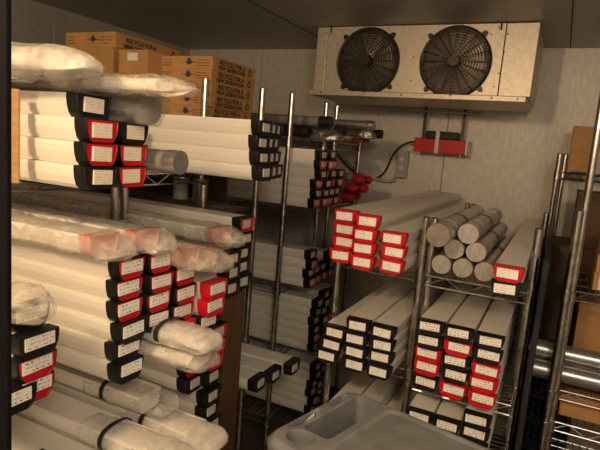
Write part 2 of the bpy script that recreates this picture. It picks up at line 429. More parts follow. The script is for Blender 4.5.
wrapped(-.68, .965, 1.066, 'clear-bagged core with pink tip, under the white strapped one', seed=12, strapx=None, body=2, matn='bag', group='two wrapped cores jutting from the middle stack', L=1.1, r=.052, flat=.45)
GW = 'wrapped cores on the shelf at the lower corner'
wrapped(-.80, .985, .905, 'greyish wrapped core with black strap, hindmost of the three strapped cores near the floor', seed=13, strapx=-.17, body=3, matn='bag', group=GW, L=.24, flat=.56, r=.046)
wrapped(-.665, 1.005, .845, 'pale wrapped core with black strap, middle of the three low strapped cores', seed=14, strapx=-.19, body=3, matn='bagmilk', group=GW, L=.26, flat=.56, r=.047)
wrapped(-.665, .885, .853, 'pale wrapped core with black strap, front one of the three low strapped cores', seed=15, strapx=-.20, body=3, matn='bagmilk', group=GW, L=.28, flat=.56, r=.047)
zb = .700
stack('below the strapped wrapped cores', 'core tubes under the wrapped cores', 'hand',
      [(.72, -.93, rows(zb + .024, 'bbbb')), (.81, -.84, rows(zb, 'bbbb')), (.90, -.86, rows(zb, 'bbbb')), (.99, -.86, rows(zb, 'bbbb'))])
# long bagged core on top of upper stack
t_ = wrapped(-.66, .775, 1.664, 'long clear-bagged core with grey strap lying on the upper tube stack', seed=21, strapx=None, body=2, matn='bag', L=1.5, r=.029, flat=.68, group=None, tip=.09)
st = ob('strap', strap_mesh(-.20, .031, .72, .03), t_); st.data.materials[0] = M['greytube']; st['label'] = 'shiny grey strap'
# silver bagged round core beside row one
t_ = wrapped(-.735, .842, 1.598 + .014, 'grey clear-bagged round core with open flared bag end on the upper shelf', seed=22, strapx=None, body=0, matn='bagclear', L=.9, r=.036, flat=.95, group=None, tip=.02)
mm = MB(); mm.tube([(-.02, 0, .034), (-.9, 0, .034)], .031, 20); ob('core_liner', mm.mesh('core_liner', M['greytube'], True), t_)
mm = MB(); mm.box(-.095, -.06, -.034, -.030, .018, .025); ob('dark_marking', mm.mesh('dark_marking', M['strap']), t_)
# clear round tube
t_ = thing('core_liner_tube', 'grey translucent round liner behind the lowest red-faced tube of upper stack', 'liner tube', (-.745, .925, 1.515))
mm = MB(); mm.tube([(0, 0, .025), (-.9, 0, .025)], .024, 20); ob('liner', mm.mesh('liner', M['greytube'], True), t_)
mm = MB(); mm.tube([(.004, 0, .025), (-.03, 0, .025)], .026, 20); ob('end_cap', mm.mesh('end_cap', M['steel'], True), t_)

# crumpled big bag on top shelf
def crumple(name, label, cat, loc, size, matn, seed, sub=4, amp=.3, rz=0, pointy=None):
    bm = bmesh.new(); bmesh.ops.create_icosphere(bm, subdivisions=sub, radius=1)
    for v in bm.verts:
        p = v.co.copy()
        d = 1 + amp * noise.noise(p * 1.6 + Vector((seed, 0, 0))) + amp * .5 * abs(noise.noise(p * 4 + Vector((0, seed, 0)))) + amp * .2 * noise.noise(p * 11)
        v.co = Vector((p.x * size[0], p.y * size[1], p.z * size[2])) * d
        v.co.z = max(v.co.z, -size[2] * .55)
    me = bpy.data.meshes.new(name); bm.to_mesh(me); bm.free(); me.materials.append(M[matn]); me.shade_smooth()
    o = ob(name, me, None, (loc[0], loc[1], loc[2] + size[2] * .55), (0, 0, rz))
    if label: tag(o, label, cat)
    return o
bagt = thing('bagged_bundle', 'large milky plastic bag of white tubes on the top shelf by the black post', 'plastic bag', (-.80, .675, 1.668))
def bundle_bag():
    m = MB(); rings = []
    prof_ = [(-.62, .075, .065), (-.45, .08, .068), (-.34, .082, .066), (-.26, .078, .06), (-.20, .08, .062), (-.14, .068, .055), (-.08, .062, .05), (-.02, .058, .046), (.03, .045, .036), (.06, .03, .022), (.07, .01, .008)]
    n = 26
    for i, (x, ry, rz_) in enumerate(prof_):
        rg = []
        for k in range(n):
            a = 2 * PI * k / n
            d = 1 + .22 * noise.noise(Vector((x * 9, math.cos(a) * 1.6, math.sin(a) * 1.6))) + .12 * noise.noise(Vector((x * 25, math.cos(a) * 4, math.sin(a) * 4)))
            d += .30 * (abs(noise.noise(Vector((x * 13 + 4, math.cos(a) * 2.2, math.sin(a) * 2.2)))) - .25)
            z = math.sin(a) * rz_ * d * .80
            rg.append((x, math.cos(a) * ry * d, max(z, -rz_ * .45) + .03))
        rings.append(rg)
    m.loft(rings); return m.mesh('plastic_bag', M['bagmilk'], False)
bg = ob('plastic_bag', bundle_bag(), bagt, (0, 0, .005))
mo = bg.modifiers.new('s', 'SUBSURF'); mo.levels = 1; mo.render_levels = 1
for k, (dy, dz) in enumerate(((-.03, .03), (.025, .03))):
    mm = MB(); mm.tube([(-.1 - .03 * k, dy, dz), (-.62, dy, dz)], .024, 14); ob('white_tube', mm.mesh('white_tube', M['white'], True), bagt)
# bag over black cap in the small stack
o = crumple('plastic_bag', 'crumpled clear bag over the topmost tube hugging the black post', 'plastic bag', (-.83, .60, 1.262), (.075, .05, .034), 'bag', 3.3)
# grey-brown blob
# ------------------------------------------------------------ shelving
def post_mesh(h):
    m = MB(); pts = []; rr = []; z = 0
    r = .0127
    while z < h - .03:
        pts += [(0, 0, z), (0, 0, z + .0236), (0, 0, z + .0236), (0, 0, z + .0254)]
        rr += [r, r, r - .0009, r - .0009]; z += .0254
    pts += [(0, 0, z), (0, 0, h - .004), (0, 0, h)]; rr += [r, r, r - .004]
    n = 12; rings = [[(rr[i] * math.cos(2 * PI * k / n), rr[i] * math.sin(2 * PI * k / n), p[2]) for k in range(n)] for i, p in enumerate(pts)]
    m.loft(rings); return m.mesh('post', M['chrome'], True)
PM = {}
def post(h):
    h = round(h, 2)
    if h not in PM: PM[h] = post_mesh(h)
    return PM[h]
def shelf_mesh(x0, x1, y0, y1, posts, along='x'):
    m = MB(); r = .0032; dz = .032
    for z in (0, -dz):
        for a, b in (((x0, y0), (x1, y0)), ((x1, y0), (x1, y1)), ((x1, y1), (x0, y1)), ((x0, y1), (x0, y0))):
            m.tube([(a[0], a[1], z), (b[0], b[1], z)], r, 6)
    def zig(p, q):
        d = Vector(q) - Vector(p); n = max(2, int(d.length / .055)); pts = []
        for i in range(n + 1):
            w = Vector(p) + d * (i / n); pts.append((w.x, w.y, 0 if i % 2 else -dz))
        m.tube(pts, .0022, 5)
    zig((x0, y0), (x1, y0)); zig((x1, y0), (x1, y1)); zig((x0, y1), (x1, y1)); zig((x0, y0), (x0, y1))
    if x1 - x0 > y1 - y0:
        k = int((x1 - x0) / .028)
        for i in range(1, k): m.tube([(x0 + (x1 - x0) * i / k, y0, .003), (x0 + (x1 - x0) * i / k, y1, .003)], .0019, 4)
        for f in (.33, .66): m.tube([(x0, y0 + (y1 - y0) * f, -.004), (x1, y0 + (y1 - y0) * f, -.004)], .003, 5)
    else:
        k = int((y1 - y0) / .028)
        for i in range(1, k): m.tube([(x0, y0 + (y1 - y0) * i / k, .003), (x1, y0 + (y1 - y0) * i / k, .003)], .0019, 4)
        for f in (.33, .66): m.tube([(x0 + (x1 - x0) * f, y0, -.004), (x0 + (x1 - x0) * f, y1, -.004)], .003, 5)
    for px, py in posts: m.tube([(px, py, -.036), (px, py, .006)], [.0165, .0152], 12)
    return m.mesh('wire_shelf', M['wire'], True)
def rack(label, posts, zs, bx, group='chrome wire shelving'):
    """posts: (x,y,height)"""
    r = thing('wire_shelving_unit', label, 'shelving unit', (posts[0][0], posts[0][1], 0), 0, group)
    ox, oy = posts[0][0], posts[0][1]
    for x, y, h in posts:
        p = ob('post', post(h), r, (x - ox, y - oy, 0))
    x0, x1, y0, y1 = bx
    for z in zs:
        near = [(x - ox, y - oy) for x, y, h in posts if h > z]
        ob('wire_shelf', shelf_mesh(x0 - ox, x1 - ox, y0 - oy, y1 - oy, near), r, (0, 0, z - .0062))
    return r
PH = 1.81
rack('chrome wire shelving unit beside the black post holding bagged tubes', [(-1.165, 1.159, 1.64), (-2.38, .72, PH), (-2.38, 1.10, PH), (-1.1, .70, 1.02)], [1.482, 1.056, .625], (-2.38, -1.1, .72, 1.10))
rack('chrome wire shelving unit under the small tube stack hugging the black post', [(-1.15, .50, 1.3), (-2.38, .50, 1.3), (-2.38, .665, 1.3), (-1.15, .688, 1.085)], [1.0935, .5], (-2.38, -1.15, .50, .68))
rack('chrome wire shelving unit above and behind the brown plank', [(-1.165, 1.198, 1.64), (-2.38, 1.145, PH), (-2.38, 1.50, PH), (-1.1, 1.50, 1.44)], [1.482, 1.148, .62], (-2.38, -1.1, 1.145, 1.50))
rack('chrome wire shelving unit carrying the printed cartons', [(-1.195, 1.609, PH), (-1.1, 1.855, PH), (-2.38, 1.609, PH), (-2.38, 1.855, PH)], [1.662, 1.330, .772], (-2.38, -1.118, 1.605, 1.86))
rack('chrome wire shelving unit in the corner stack of small-labelled tubes', [(-1.1, 2.11, 1.82), (-1.1, 2.49, 1.82), (-2.38, 2.11, 1.82), (-2.38, 2.49, 1.82)], [1.63, 1.317, .948, .617, .30], (-2.38, -1.1, 2.11, 2.49))
rack('chrome wire shelving unit against back wall behind the red bundles', [(-1.1, 2.63, 1.82), (-1.09, 3.0, 1.74), (-2.38, 2.63, 1.82), (-2.38, 3.0, 1.82)], [1.63, 1.317, .948, .5], (-2.38, -1.1, 2.63, 3.0))
rack('low chrome wire shelving unit holding red-capped tubes', [(-.675, 1.75, 1.20), (-.378, 1.75, 1.40), (-.675, 2.62, 1.20), (-.378, 2.62, 1.385)], [1.2185, .867, .57], (-.675, -.378, 1.75, 2.62))
rack('low chrome wire shelving unit with silver cylinders on its top shelf', [(-.3498, 1.75, 1.40), (-.038, 1.84, 1.40), (-.3498, 2.62, 1.385), (-.034, 2.62, 1.385)], [1.2225, .864, .660], (-.345, -.040, 1.69, 2.62))
rack('tall chrome wire shelving unit beside the black panel with silver pipes', [(.088, 2.03, 2.0), (.072, 2.0, 1.46), (.62, 2.03, 2.0), (.62, 2.42, 2.0), (.088, 2.42, .9)], [1.183, .82, .70, .45], (.088, .62, 2.03, 2.42))
rack('tall chrome wire shelving unit at back wall carrying the brown carton', [(-.018, 2.82, 1.66), (.006, 2.86, 1.66), (.5, 2.82, 1.9), (.5, 3.14, 1.9)], [1.577, 1.185, .8], (.0, .5, 2.83, 3.14))

# ------------------------------------------------------------ cartons with print
def text_mesh(s, size, m, ext=.0004):
    cu = bpy.data.curves.new('t', 'FONT'); cu.body = s; cu.size = size; cu.extrude = ext; cu.align_x = 'LEFT'; cu.offset = size * .018
    o = bpy.data.objects.new('t', cu); C.objects.link(o)
    dg = bpy.context.evaluated_depsgraph_get(); me = bpy.data.meshes.new_from_object(o.evaluated_get(dg))
    bpy.data.objects.remove(o); me.materials.clear(); me.materials.append(m); return me
def face_obj(name, me, parent, loc, facing):
    o = ob(name, me, parent, loc)
    o.rotation_euler = (PI / 2, 0, PI / 2) if facing == 'x' else (PI / 2, 0, 0)
    return o
T1 = text_mesh('RECYCLE FOR A', .024, M['ink']); T2 = text_mesh('NEW GENERATION', .021, M['ink'])
def recycle_mesh(s):
    m = MB()
    for k in range(3):
        a = PI / 2 + k * 2 * PI / 3; b = a + 2 * PI / 3
        p = Vector((math.cos(a), math.sin(a), 0)) * s; q = Vector((math.cos(b), math.sin(b), 0)) * s
        d = (q - p).normalized(); nrm = Vector((-d.y, d.x, 0)); w = s * .13
        u = p + d * s * .28; v = q - d * s * .45
        m.add([u + nrm*w, u - nrm*w, v - nrm*w, v + nrm*w], [(0, 1, 2, 3)])
        e = q - d * s * .08
        m.add([v + nrm * w * 2.2, v - nrm * w * 2.2, e], [(0, 1, 2)])
    return m.mesh('recycle_mark', M['ink'])
RM = recycle_mesh(.018)
def fist_mesh(s):
    m = MB()
    def blob(cx, cy, rx, ry, n=10):
        m.add([(cx + rx * math.cos(2*PI*k/n), cy + ry * math.sin(2*PI*k/n), 0) for k in range(n)], [tuple(range(n))])
    blob(0, 0, .9*s, .62*s); blob(-.55*s, .65*s, .2*s, .35*s); blob(-.1*s, .8*s, .2*s, .4*s); blob(.35*s, .65*s, .2*s, .35*s); blob(1.0*s, .1*s, .35*s, .2*s)
    m.add([(-2.4*s, -.06*s, 0), (-1*s, -.06*s, 0), (-1*s, .06*s, 0), (-2.4*s, .06*s, 0)], [(0, 1, 2, 3)])
    m.add([(1.2*s, -.06*s, 0), (2.6*s, -.06*s, 0), (2.6*s, .06*s, 0), (1.2*s, .06*s, 0)], [(0, 1, 2, 3)])
    return m.mesh('hand_logo', M['blueink'])
FM = fist_mesh(.014)
def carton(label, x0, x1, y0, y1, z0, z1, group, printed=(), matn='card', tape=False):
    r = thing('carton', label, 'carton', ((x0 + x1) / 2, (y0 + y1) / 2, z0), 0, group)
    hx, hy, h = (x1 - x0) / 2, (y1 - y0) / 2, z1 - z0
    m = MB(); m.box(-hx, hx, -hy, hy, 0, h); bevel(ob('box_body', m.mesh('box_body', M[matn]), r), .003)
    # lid flap seam
    m = MB(); m.box(-hx - .0012, hx + .0012, -hy - .0012, hy + .0012, h * .93, h + .0012); ob('lid', m.mesh('lid', M[matn]), r)
    if 'r' in printed:
        face_obj('printed_text', T1, r, (hx + .0016, -hy * .72, h * .52), 'x'); face_obj('printed_text', T2, r, (hx + .0016, -hy * .78, h * .1), 'x')
        face_obj('recycle_mark', RM, r, (hx + .0016, hy * .70, h * .5), 'x')
    if 'f' in printed:
        m = MB(); rnd = random.Random(label)
        for sx, wmax in ((-hx * .85, .045), (hx * .45, .06)):
            for row in range(3):
                x = sx
                while x < sx + wmax * rnd.uniform(.7, 1):
                    w_ = rnd.uniform(.003, .008); m.add([(x, -hy - .0015, h * (.22 + .22 * row)), (x + w_, -hy - .0015, h * (.22 + .22 * row)), (x + w_, -hy - .0015, h * (.22 + .22 * row) + .003), (x, -hy - .0015, h * (.22 + .22 * row) + .003)], [(0, 1, 2, 3)]); x += w_ + .003
        ob('printed_marks', m.mesh('printed_marks', M['ink']), r)
        face_obj('hand_logo', FM, r, (.02, -hy - .0016, h * .52), 'y')
    if 'l' in printed:
        m = MB(); m.box(-.025, .025, -hy - .002, -hy, h * .55, h * .55 + .028); ob('paper_label', m.mesh('paper_label', M['paper']), r)
    if tape:
        m = MB(); m.box(-.012, .012, -hy - .0018, hy, 0, h + .0018); ob('tape', m.mesh('tape', M['ply']), r)
    return r
bz = 1.666; bh = .0445
wd = ['lowest', 'second-lowest', 'middle', 'second-highest', 'topmost']
for k in range(5):
    dx = [0, .012, .0, .012, .012][k] * 0; 
    carton(f'flat brown RECYCLE carton with blue hand logo, {wd[k]} of the stack of five', -1.43, -1.185 - (.012 if k in (0,) else 0) + (.0 if k % 2 else .004), 1.625, 1.93 - .006 * (k % 3), bz + k * bh, bz + (k + 1) * bh - .001, 'printed cartons stacked behind the chrome post', ('r', 'f'))
carton('brown carton with blue hand logo, highest in the corner stack above the milky bag', -1.86, -1.59, 1.56, 1.95, 1.91, 1.965, 'cartons at the left end of the shelf', ('r', 'f'))
carton('brown carton under the highest one in the corner above the milky bag', -1.86, -1.60, 1.56, 1.90, 1.785, 1.909, 'cartons at the left end of the shelf', ())
carton('brown carton at the base of the corner stack behind the milky bag', -1.86, -1.60, 1.56, 1.90, bz, 1.784, 'cartons at the left end of the shelf', ())
carton('small brown carton with white label between the two carton stacks', -1.555, -1.415, 1.545, 1.80, 1.812, 1.895, 'cartons between the two stacks', ('l',), tape=False)
carton('small brown taped carton under the white-labelled carton', -1.58, -1.405, 1.545, 1.80, 1.742, 1.811, 'cartons between the two stacks', (), tape=True)
carton('brown carton at the base beneath the taped carton', -1.58, -1.405, 1.545, 1.80, bz, 1.741, 'cartons between the two stacks', ())

# things behind the second shelf in the dark gap
t_ = thing('blue_crate', 'blue slatted crate in the dark gap behind the chrome post', 'crate', (-1.9, 1.69, 1.335))
mm = MB(); mm.box(-.16, .16, -.02, .12, 0, .012)
for k in range(5): mm.box(-.16, .16, -.022, -.014, .02 + k * .022, .033 + k * .022)
for x in (-.155, -.05, .05, .155): mm.box(x - .006, x + .006, -.02, -.012, 0, .13)
mm.box(-.16, -.15, -.02, .12, 0, .13); mm.box(.15, .16, -.02, .12, 0, .13); ob('basket', mm.mesh('basket', M['blue']), t_)
mm = MB(); mm.box(-.17, .17, -.03, .13, .12, .135); ob('rim', mm.mesh('rim', M['blue']), t_)
for k, (x, y) in enumerate(((-1.42, 1.78), (-1.32, 1.78))):
    t_ = thing('metal_can', ['white tin can in the gap, beside the blue crate', 'grey tin can in the gap, nearer the wire shelf end'][k], 'can', (x, y, 1.335))
    mm = MB(); mm.tube([(0, 0, 0), (0, 0, .085)], .032, 20); ob('can_body', mm.mesh('can_body', M['steel'] if k else M['white'], True), t_)
    mm = MB(); mm.tube([(0, 0, .085), (0, 0, .093)], .034, 20); ob('lid', mm.mesh('lid', M['steel'], True), t_)
t_ = thing('board', 'brown cardboard sheet standing behind the blue crate', 'cardboard sheet', (-1.75, 1.835, 1.3345))
bevel(ob('sheet', MB().box(-.52, .52, 0, .012, 0, .285).mesh('sheet', M['cardd']), t_))

# wooden plank, plywood, black post
t_ = thing('wooden_plank', 'dark brown upright wooden plank between the tube stacks', 'plank', (-.83, 1.29, 0))
bevel(ob('plank', MB().box(-.02, .02, -.056, .008, 0, 1.145).mesh('plank', M['wood']), t_), .004)
bevel(ob('plank', MB().box(-.045, .012, .010, .070, 0, 1.145).mesh('plank', M['wood']), t_), .004)
t_ = thing('black_post', 'tall matte black steel post in the left foreground', 'post', (-.308, .22, 0))
bevel(ob('post_face', MB().box(-.03, 0, -.004, .0, 0, 2.2).mesh('post_face', M['blackpaint']), t_), .001)
bevel(ob('post_side', MB().box(-.034, -.030, -.03, .0, 0, 2.2).mesh('post_side', M['blackpaint']), t_), .001)
t_ = thing('plywood_board', 'narrow plywood board edge standing between black post and upper tube stack', 'board', (-.911, .662, 1.4845))
bevel(ob('board', MB().box(-.02, .0, .0, .005, 0, .174).mesh('board', M['ply']), t_), .001)

# ------------------------------------------------------------ red bundles, upper clutter
rb = [(-.88, 2.50, 1.452), (-.91, 2.585, 1.458), (-.89, 2.655, 1.445), (-.90, 2.47, 1.408), (-.87, 2.54, 1.405), (-.90, 2.615, 1.405), (-.92, 2.69, 1.40), (-.91, 2.45, 1.362), (-.93, 2.52, 1.36), (-.95, 2.60, 1.357), (-.96, 2.68, 1.355)]
rbl = ['upper inner', 'topmost', 'upper outer', 'middle-row innermost', 'middle-row second', 'middle-row third', 'middle-row outermost', 'bottom-row innermost', 'bottom-row second', 'bottom-row third', 'bottom-row outermost']
for i, (x, y, z) in enumerate(rb):
    t_ = thing('core_liner_tube', f'round liner tube with crinkled red end wrap, {rbl[i]} one of the red cluster', 'liner tube', (x, y, z), -.5, 'red wrapped liner ends behind the far stack')
    mm = MB(); mm.tube([(-.04, 0, 0), (-.8, 0, 0)], .018, 14); ob('liner', mm.mesh('liner', M['greytube'], True), t_)
    mm = MB(); rgs = []
    for j in range(7):
        xx = -.06 + j * .012; rr = [.019, .021, .0225, .0215, .022, .019, .010][j]
        rgs.append([(xx, math.cos(a) * (rr + .004 * noise.noise(Vector((xx * 60 + i, math.cos(a) * 3, math.sin(a) * 3)))), math.sin(a) * (rr + .004 * noise.noise(Vector((xx * 70 + i * 3, math.sin(a) * 3, 1))))) for a in [2 * PI * k / 14 for k in range(14)]])
    mm.loft(rgs); ob('red_wrap', mm.mesh('red_wrap', M['redcloth'], True), t_)
# clutter on the top shelf at the back
def roundcore(label, x0, x1, y, z, r, m1, m2, capx=.05, y1=None, group='round cores on the far top shelf'):
    t_ = thing('round_core', label, 'round core', (x1, y, z), 0, group)
    y1 = y if y1 is None else y1
    mm = MB(); mm.tube([(-.01, 0, r), (x0 - x1, y1 - y, r)], r * .95, 16); ob('tube_body', mm.mesh('tube_body', M[m1], True), t_)
    mm = MB(); mm.tube([(0, 0, r), (-capx, (y1 - y) * capx / (x1 - x0), r)], r * 1.05, 16); ob('end_cap', mm.mesh('end_cap', M[m2], True), t_)
    return t_
roundcore('grey translucent round core with black taped end on the far top shelf', -2.2, -1.01, 2.36, 1.69, .026, 'greytube', 'strap', .06)
roundcore('dark round core under the grey translucent one on the far top shelf', -2.2, -1.08, 2.28, 1.634, .028, 'strap', 'strap', .05)
roundcore('silver round core with black end on the top shelf under the cooler unit', -2.1, -.86, 2.55, 1.70, .022, 'steel', 'foil', .05)
roundcore('black round core between silver one and grey one on the far top shelf', -2.1, -.98, 2.47, 1.66, .024, 'greytube', 'strap', .05)
roundcore('dark round core farthest back on the top shelf', -2.1, -.87, 2.72, 1.665, .022, 'greytube', 'strap', .07)
crumple('foil_wad', 'crumpled grey foil wad hanging over the far top shelf edge', 'foil', (-1.0, 2.30, 1.625), (.075, .04, .034), 'foil', 5.1)
crumple('plastic_bag', 'small reddish-brown crumpled bag under the silver core near the junction box', 'bag', (-.965, 2.66, 1.634), (.045, .04, .022), 'rust', 8.3)
crumple('foil_wad', 'small crumpled grey foil wad between the black round cores on the far top shelf', 'foil', (-.90, 2.55, 1.655), (.05, .03, .03), 'foil', 9.1)

# ------------------------------------------------------------ silver cylinders on the top shelf
cz = 1.2262
cyl = [(-.304, 1.70, cz + .0315, .0315, 'steel', 'front lowest, touching the chrome post'), (-.237, 1.70, cz + .0315, .0315, 'steel', 'lowest row middle'),
       (-.171, 1.70, cz + .0315, .0315, 'steel', 'lowest row, touching the red-capped tube'),
       (-.2705, 1.70, cz + .087, .0315, 'steel', 'second row, touching the chrome post side'), (-.2035, 1.70, cz + .0875, .0315, 'steel', 'second row, nearer the red-capped tube'),
       (-.306, 1.60, cz + .1385, .037, 'corecap', 'top, with brown end'), (-.2335, 1.70, cz + .142, .033, 'steel', 'top, with bright end')]
for i, (x, y, z, r, m_, w) in enumerate(cyl):
    t_ = thing('silver_cylinder', f'silver cylindrical core canister, {w}', 'cylinder', (x, y, z), 0, 'silver cylinders on the top shelf')
    Lc = .72 if i != 5 else .82
    mm = MB(); mm.tube([(0, .006, 0), (0, Lc, 0)], r * .97, 24); ob('tube_body', mm.mesh('tube_body', M['greytube'] if i != 5 else M['greytube'], True), t_)
    mm = MB(); mm.tube([(0, 0, 0), (0, .004, 0), (0, .02, 0)], [r * .95, r, r], 28); ob('end_plate', mm.mesh('end_plate', M[m_] if i == 5 else M['endplate'], True), t_)
    for j in range(3):
        yy = .12 + .2 * j
        mm = MB(); mm.tube([(0, yy, 0), (0, yy + .03, 0)], r * .985, 24); ob('tape_band', mm.mesh('tape_band', M['strap' if j == 1 else 'steel'], True), t_)

# ------------------------------------------------------------ evaporator unit
ux0, ux1, uy0, uy1, uz0, uz1 = -1.235, -.172, 2.60, 3.06, 1.872, 2.208
U = thing('evaporator_unit', 'twin-fan galvanised cooler unit hung under the ceiling', 'cooler unit', ((ux0 + ux1) / 2, uy0, uz0))
cx = (ux0 + ux1) / 2
def lx(x): return x - cx
m = MB(); m.box(lx(-1.175), lx(-.31), 0, uy1 - uy0, .018, uz1 - uz0); bevel(ob('housing', m.mesh('housing', M['galv']), U), .002)
m = MB(); m.box(lx(ux0), lx(-1.178), .002, uy1 - uy0, .018, uz1 - uz0); bevel(ob('side_panel', m.mesh('side_panel', M['galv']), U), .002)
m = MB(); m.box(lx(-.307), lx(ux1), .002, uy1 - uy0, .018, uz1 - uz0); bevel(ob('side_panel', m.mesh('side_panel', M['galv']), U), .002)
m = MB(); m.box(lx(-1.25), lx(-.186), -.018, uy1 - uy0 + .01, -.008, .0175); bevel(ob('drain_pan', m.mesh('drain_pan', M['galv']), U), .003)
def guard_mesh(r):
    m = MB()
    def dome(q): return -.012 - .035 * (1 - (q / r) ** 2) ** .7 if q < r else -.012
    for i in range(1, 12):
        q = r * (i + .6) / 12.6
        n = 40; m.tube([(q * math.cos(2*PI*k/n), dome(q), q * math.sin(2*PI*k/n)) for k in range(n + 1)], .0021, 5, caps=False)
    for k in range(20):
        a = 2 * PI * k / 20
        m.tube([(q * math.cos(a), dome(q) - .001, q * math.sin(a)) for q in [r * t / 6 for t in (1, 2, 3, 4, 5, 5.9)]], .0019, 5)
    for k in range(90):   # outer slotted band
        a = 2 * PI * k / 90
        m.tube([(r * .86 * math.cos(a), dome(r * .86), r * .86 * math.sin(a)), (r * .985 * math.cos(a), -.013, r * .985 * math.sin(a))], .0013, 4)
    return m.mesh('fan_guard', M['guard'], True)
def ring_mesh(r):
    m = MB(); n = 48; rgs = []
    for q, y in ((r * .97, -.001), (r * .97, -.016), (r * 1.0, -.018), (r * 1.03, -.014), (r * 1.03, -.001)):
        rgs.append([(q * math.cos(2*PI*k/n), y, q * math.sin(2*PI*k/n)) for k in range(n)])
    m.loft(rgs, 0, False, False)
    for k in range(4):
        a = PI / 4 + k * PI / 2 + .03
        m.tube([(r * 1.06 * math.cos(a), -.001, r * 1.06 * math.sin(a)), (r * 1.06 * math.cos(a), -.014, r * 1.06 * math.sin(a))], .013, 12)
        m.tube([(r * 1.11 * math.cos(a), -.001, r * 1.11 * math.sin(a)), (r * 1.11 * math.cos(a), -.012, r * 1.11 * math.sin(a))], .010, 12)
    return m.mesh('guard_ring', M['guard'], True)
def blades_mesh(r):
    m = MB()
    for k in range(5):
        a0 = 2 * PI * k / 5; vs = []
        for i in range(6):
            q = r * (.18 + .74 * i / 5); w = 1.0 - .03 * i
            for s_ in (-1, 1):
                a = a0 + .25 * i / 5 + s_ * w / 2; y = -.003 - .008 * (s_ + 1) / 2
                vs.append((q * math.cos(a), y, q * math.sin(a)))
        fs = [(2*i, 2*i+1, 2*i+3, 2*i+2) for i in range(5)]
        m.add(vs, fs)
    return m.mesh('fan_blades', M['blade'], True)
for fx in (-.944, -.515):
    r = .160
    g = ob('fan_guard', guard_mesh(r), U, (lx(fx), 0, 2.036 - uz0))
    ob('guard_ring', ring_mesh(r), g)
    mm = MB(); mm.tube([(0, -.001, 0), (0, -.0025, 0)], r * .97, 40); ob('fan_opening', mm.mesh('fan_opening', M['fanin']), g)
    ob('fan_blades', blades_mesh(r), g)
    mm = MB(); mm.tube([(0, -.003, 0), (0, -.049, 0)], [.030, .024], 20); ob('hub', mm.mesh('hub', M['guard'], True), g)
for x, z in ((-1.185, 2.18), (-1.185, 2.0), (-1.20, 1.93), (-.30, 2.16), (-.305, 2.08), (-.315, 1.99), (-.33, 1.93), (-.37, 2.16), (-.36, 2.05), (-.715, 2.06), (-.715, 1.95), (-.34, 2.19)):
    mm = MB(); mm.tube([(0, 0, 0), (0, -.003, 0)], .0035, 8); ob('screw', mm.mesh('screw', M['guard']), U, (lx(x), 0, z - uz0))
for x in (-1.18, -.75, -.33, -.22):
    mm = MB(); mm.tube([(0, 0, 0), (0, -.003, 0)], .0045, 8); ob('screw', mm.mesh('screw', M['guard']), U, (lx(x), -.018, .006))
for x in (-1.16, -.33):
    mm = MB(); mm.box(-.004, .004, .0, .03, -.03, .004); ob('hanging_bracket', mm.mesh('hanging_bracket', M['guard']), U, (lx(x), .0, uz1 - uz0))

# red device under it
RD = thing('defrost_device', 'red metal box with white band strapped to the wall under the cooler', 'red box', (-.635, 3.06, 1.615))
bevel(ob('red_case', MB().box(-.148, .140, -.0, .11, 0, .078).mesh('red_case', M['redp']), RD), .004)
bevel(ob('black_cover', MB().box(-.09, .09, .01, .10, .078, .122).mesh('black_cover', M['black']), RD), .006)
ob('white_band', MB().box(-.028, -.008, -.004, .11, -.003, .125).mesh('white_band', M['white']), RD)
ob('white_end', MB().box(.1405, .15, .0, .11, 0, .078).mesh('white_end', M['white']), RD)
for x in (-.115, .105): ob('hanger_strap', MB().box(x - .008, x + .008, .06, .066, .04, .262).mesh('hanger_strap', M['guard']), RD)
for x in (-.12, .11): ob('foot_bolt', MB().tube([(x, .03, -.014), (x, .03, 0)], .006, 8).mesh('foot_bolt', M['steel']), RD)
ob('pipe', MB().tube([(-.4, .03, .235), (-.2, .04, .232), (.2, .04, .232)], .007, 8).mesh('pipe', M['grey'], True), RD)
JB = thing('junction_box', 'grey electrical junction box on the back wall with two round knockouts', 'junction box', (-.872, 3.16, 1.45))
bevel(ob('box_body', MB().box(-.036, .036, -.0, .04, 0, .165).mesh('box_body', M['grey']), JB), .004)
for z in (.06, .11): ob('knockout', MB().tube([(0, -.002, z), (0, .001, z)], .014, 16).mesh('knockout', M['galv']), JB)
def cable(name, label, pts, r, m_, cat):
    cu = bpy.data.curves.new(name, 'CURVE'); cu.dimensions = '3D'; cu.bevel_depth = r; cu.bevel_resolution = 3
    sp = cu.splines.new('NURBS'); sp.points.add(len(pts) - 1); sp.order_u = 4; sp.use_endpoint_u = True
    for p, q in zip(sp.points, pts): p.co = (*q, 1)
    tmp = bpy.data.objects.new('t', cu); C.objects.link(tmp)
    me = bpy.data.meshes.new_from_object(tmp.evaluated_get(bpy.context.evaluated_depsgraph_get())); bpy.data.objects.remove(tmp)
    me.materials.clear(); me.materials.append(m_); o = ob(name, me); return tag(o, label, cat)
cable('power_cable', 'black cable looping from the red box past the grey junction box', [(-.78, 3.1, 1.67), (-.86, 3.14, 1.67), (-.95, 3.17, 1.58), (-.955, 3.17, 1.48), (-1.05, 3.17, 1.40), (-1.2, 3.16, 1.46), (-1.3, 3.14, 1.58), (-1.36, 3.1, 1.62)], .0055, M['black'], 'cable')
cable('conduit', 'grey flexible conduit curving from the junction box bottom', [(-.905, 3.165, 1.445), (-.905, 3.165, 1.425), (-.95, 3.165, 1.418), (-1.08, 3.165, 1.43), (-1.2, 3.16, 1.50), (-1.26, 3.15, 1.57)], .009, M['grey'], 'conduit')

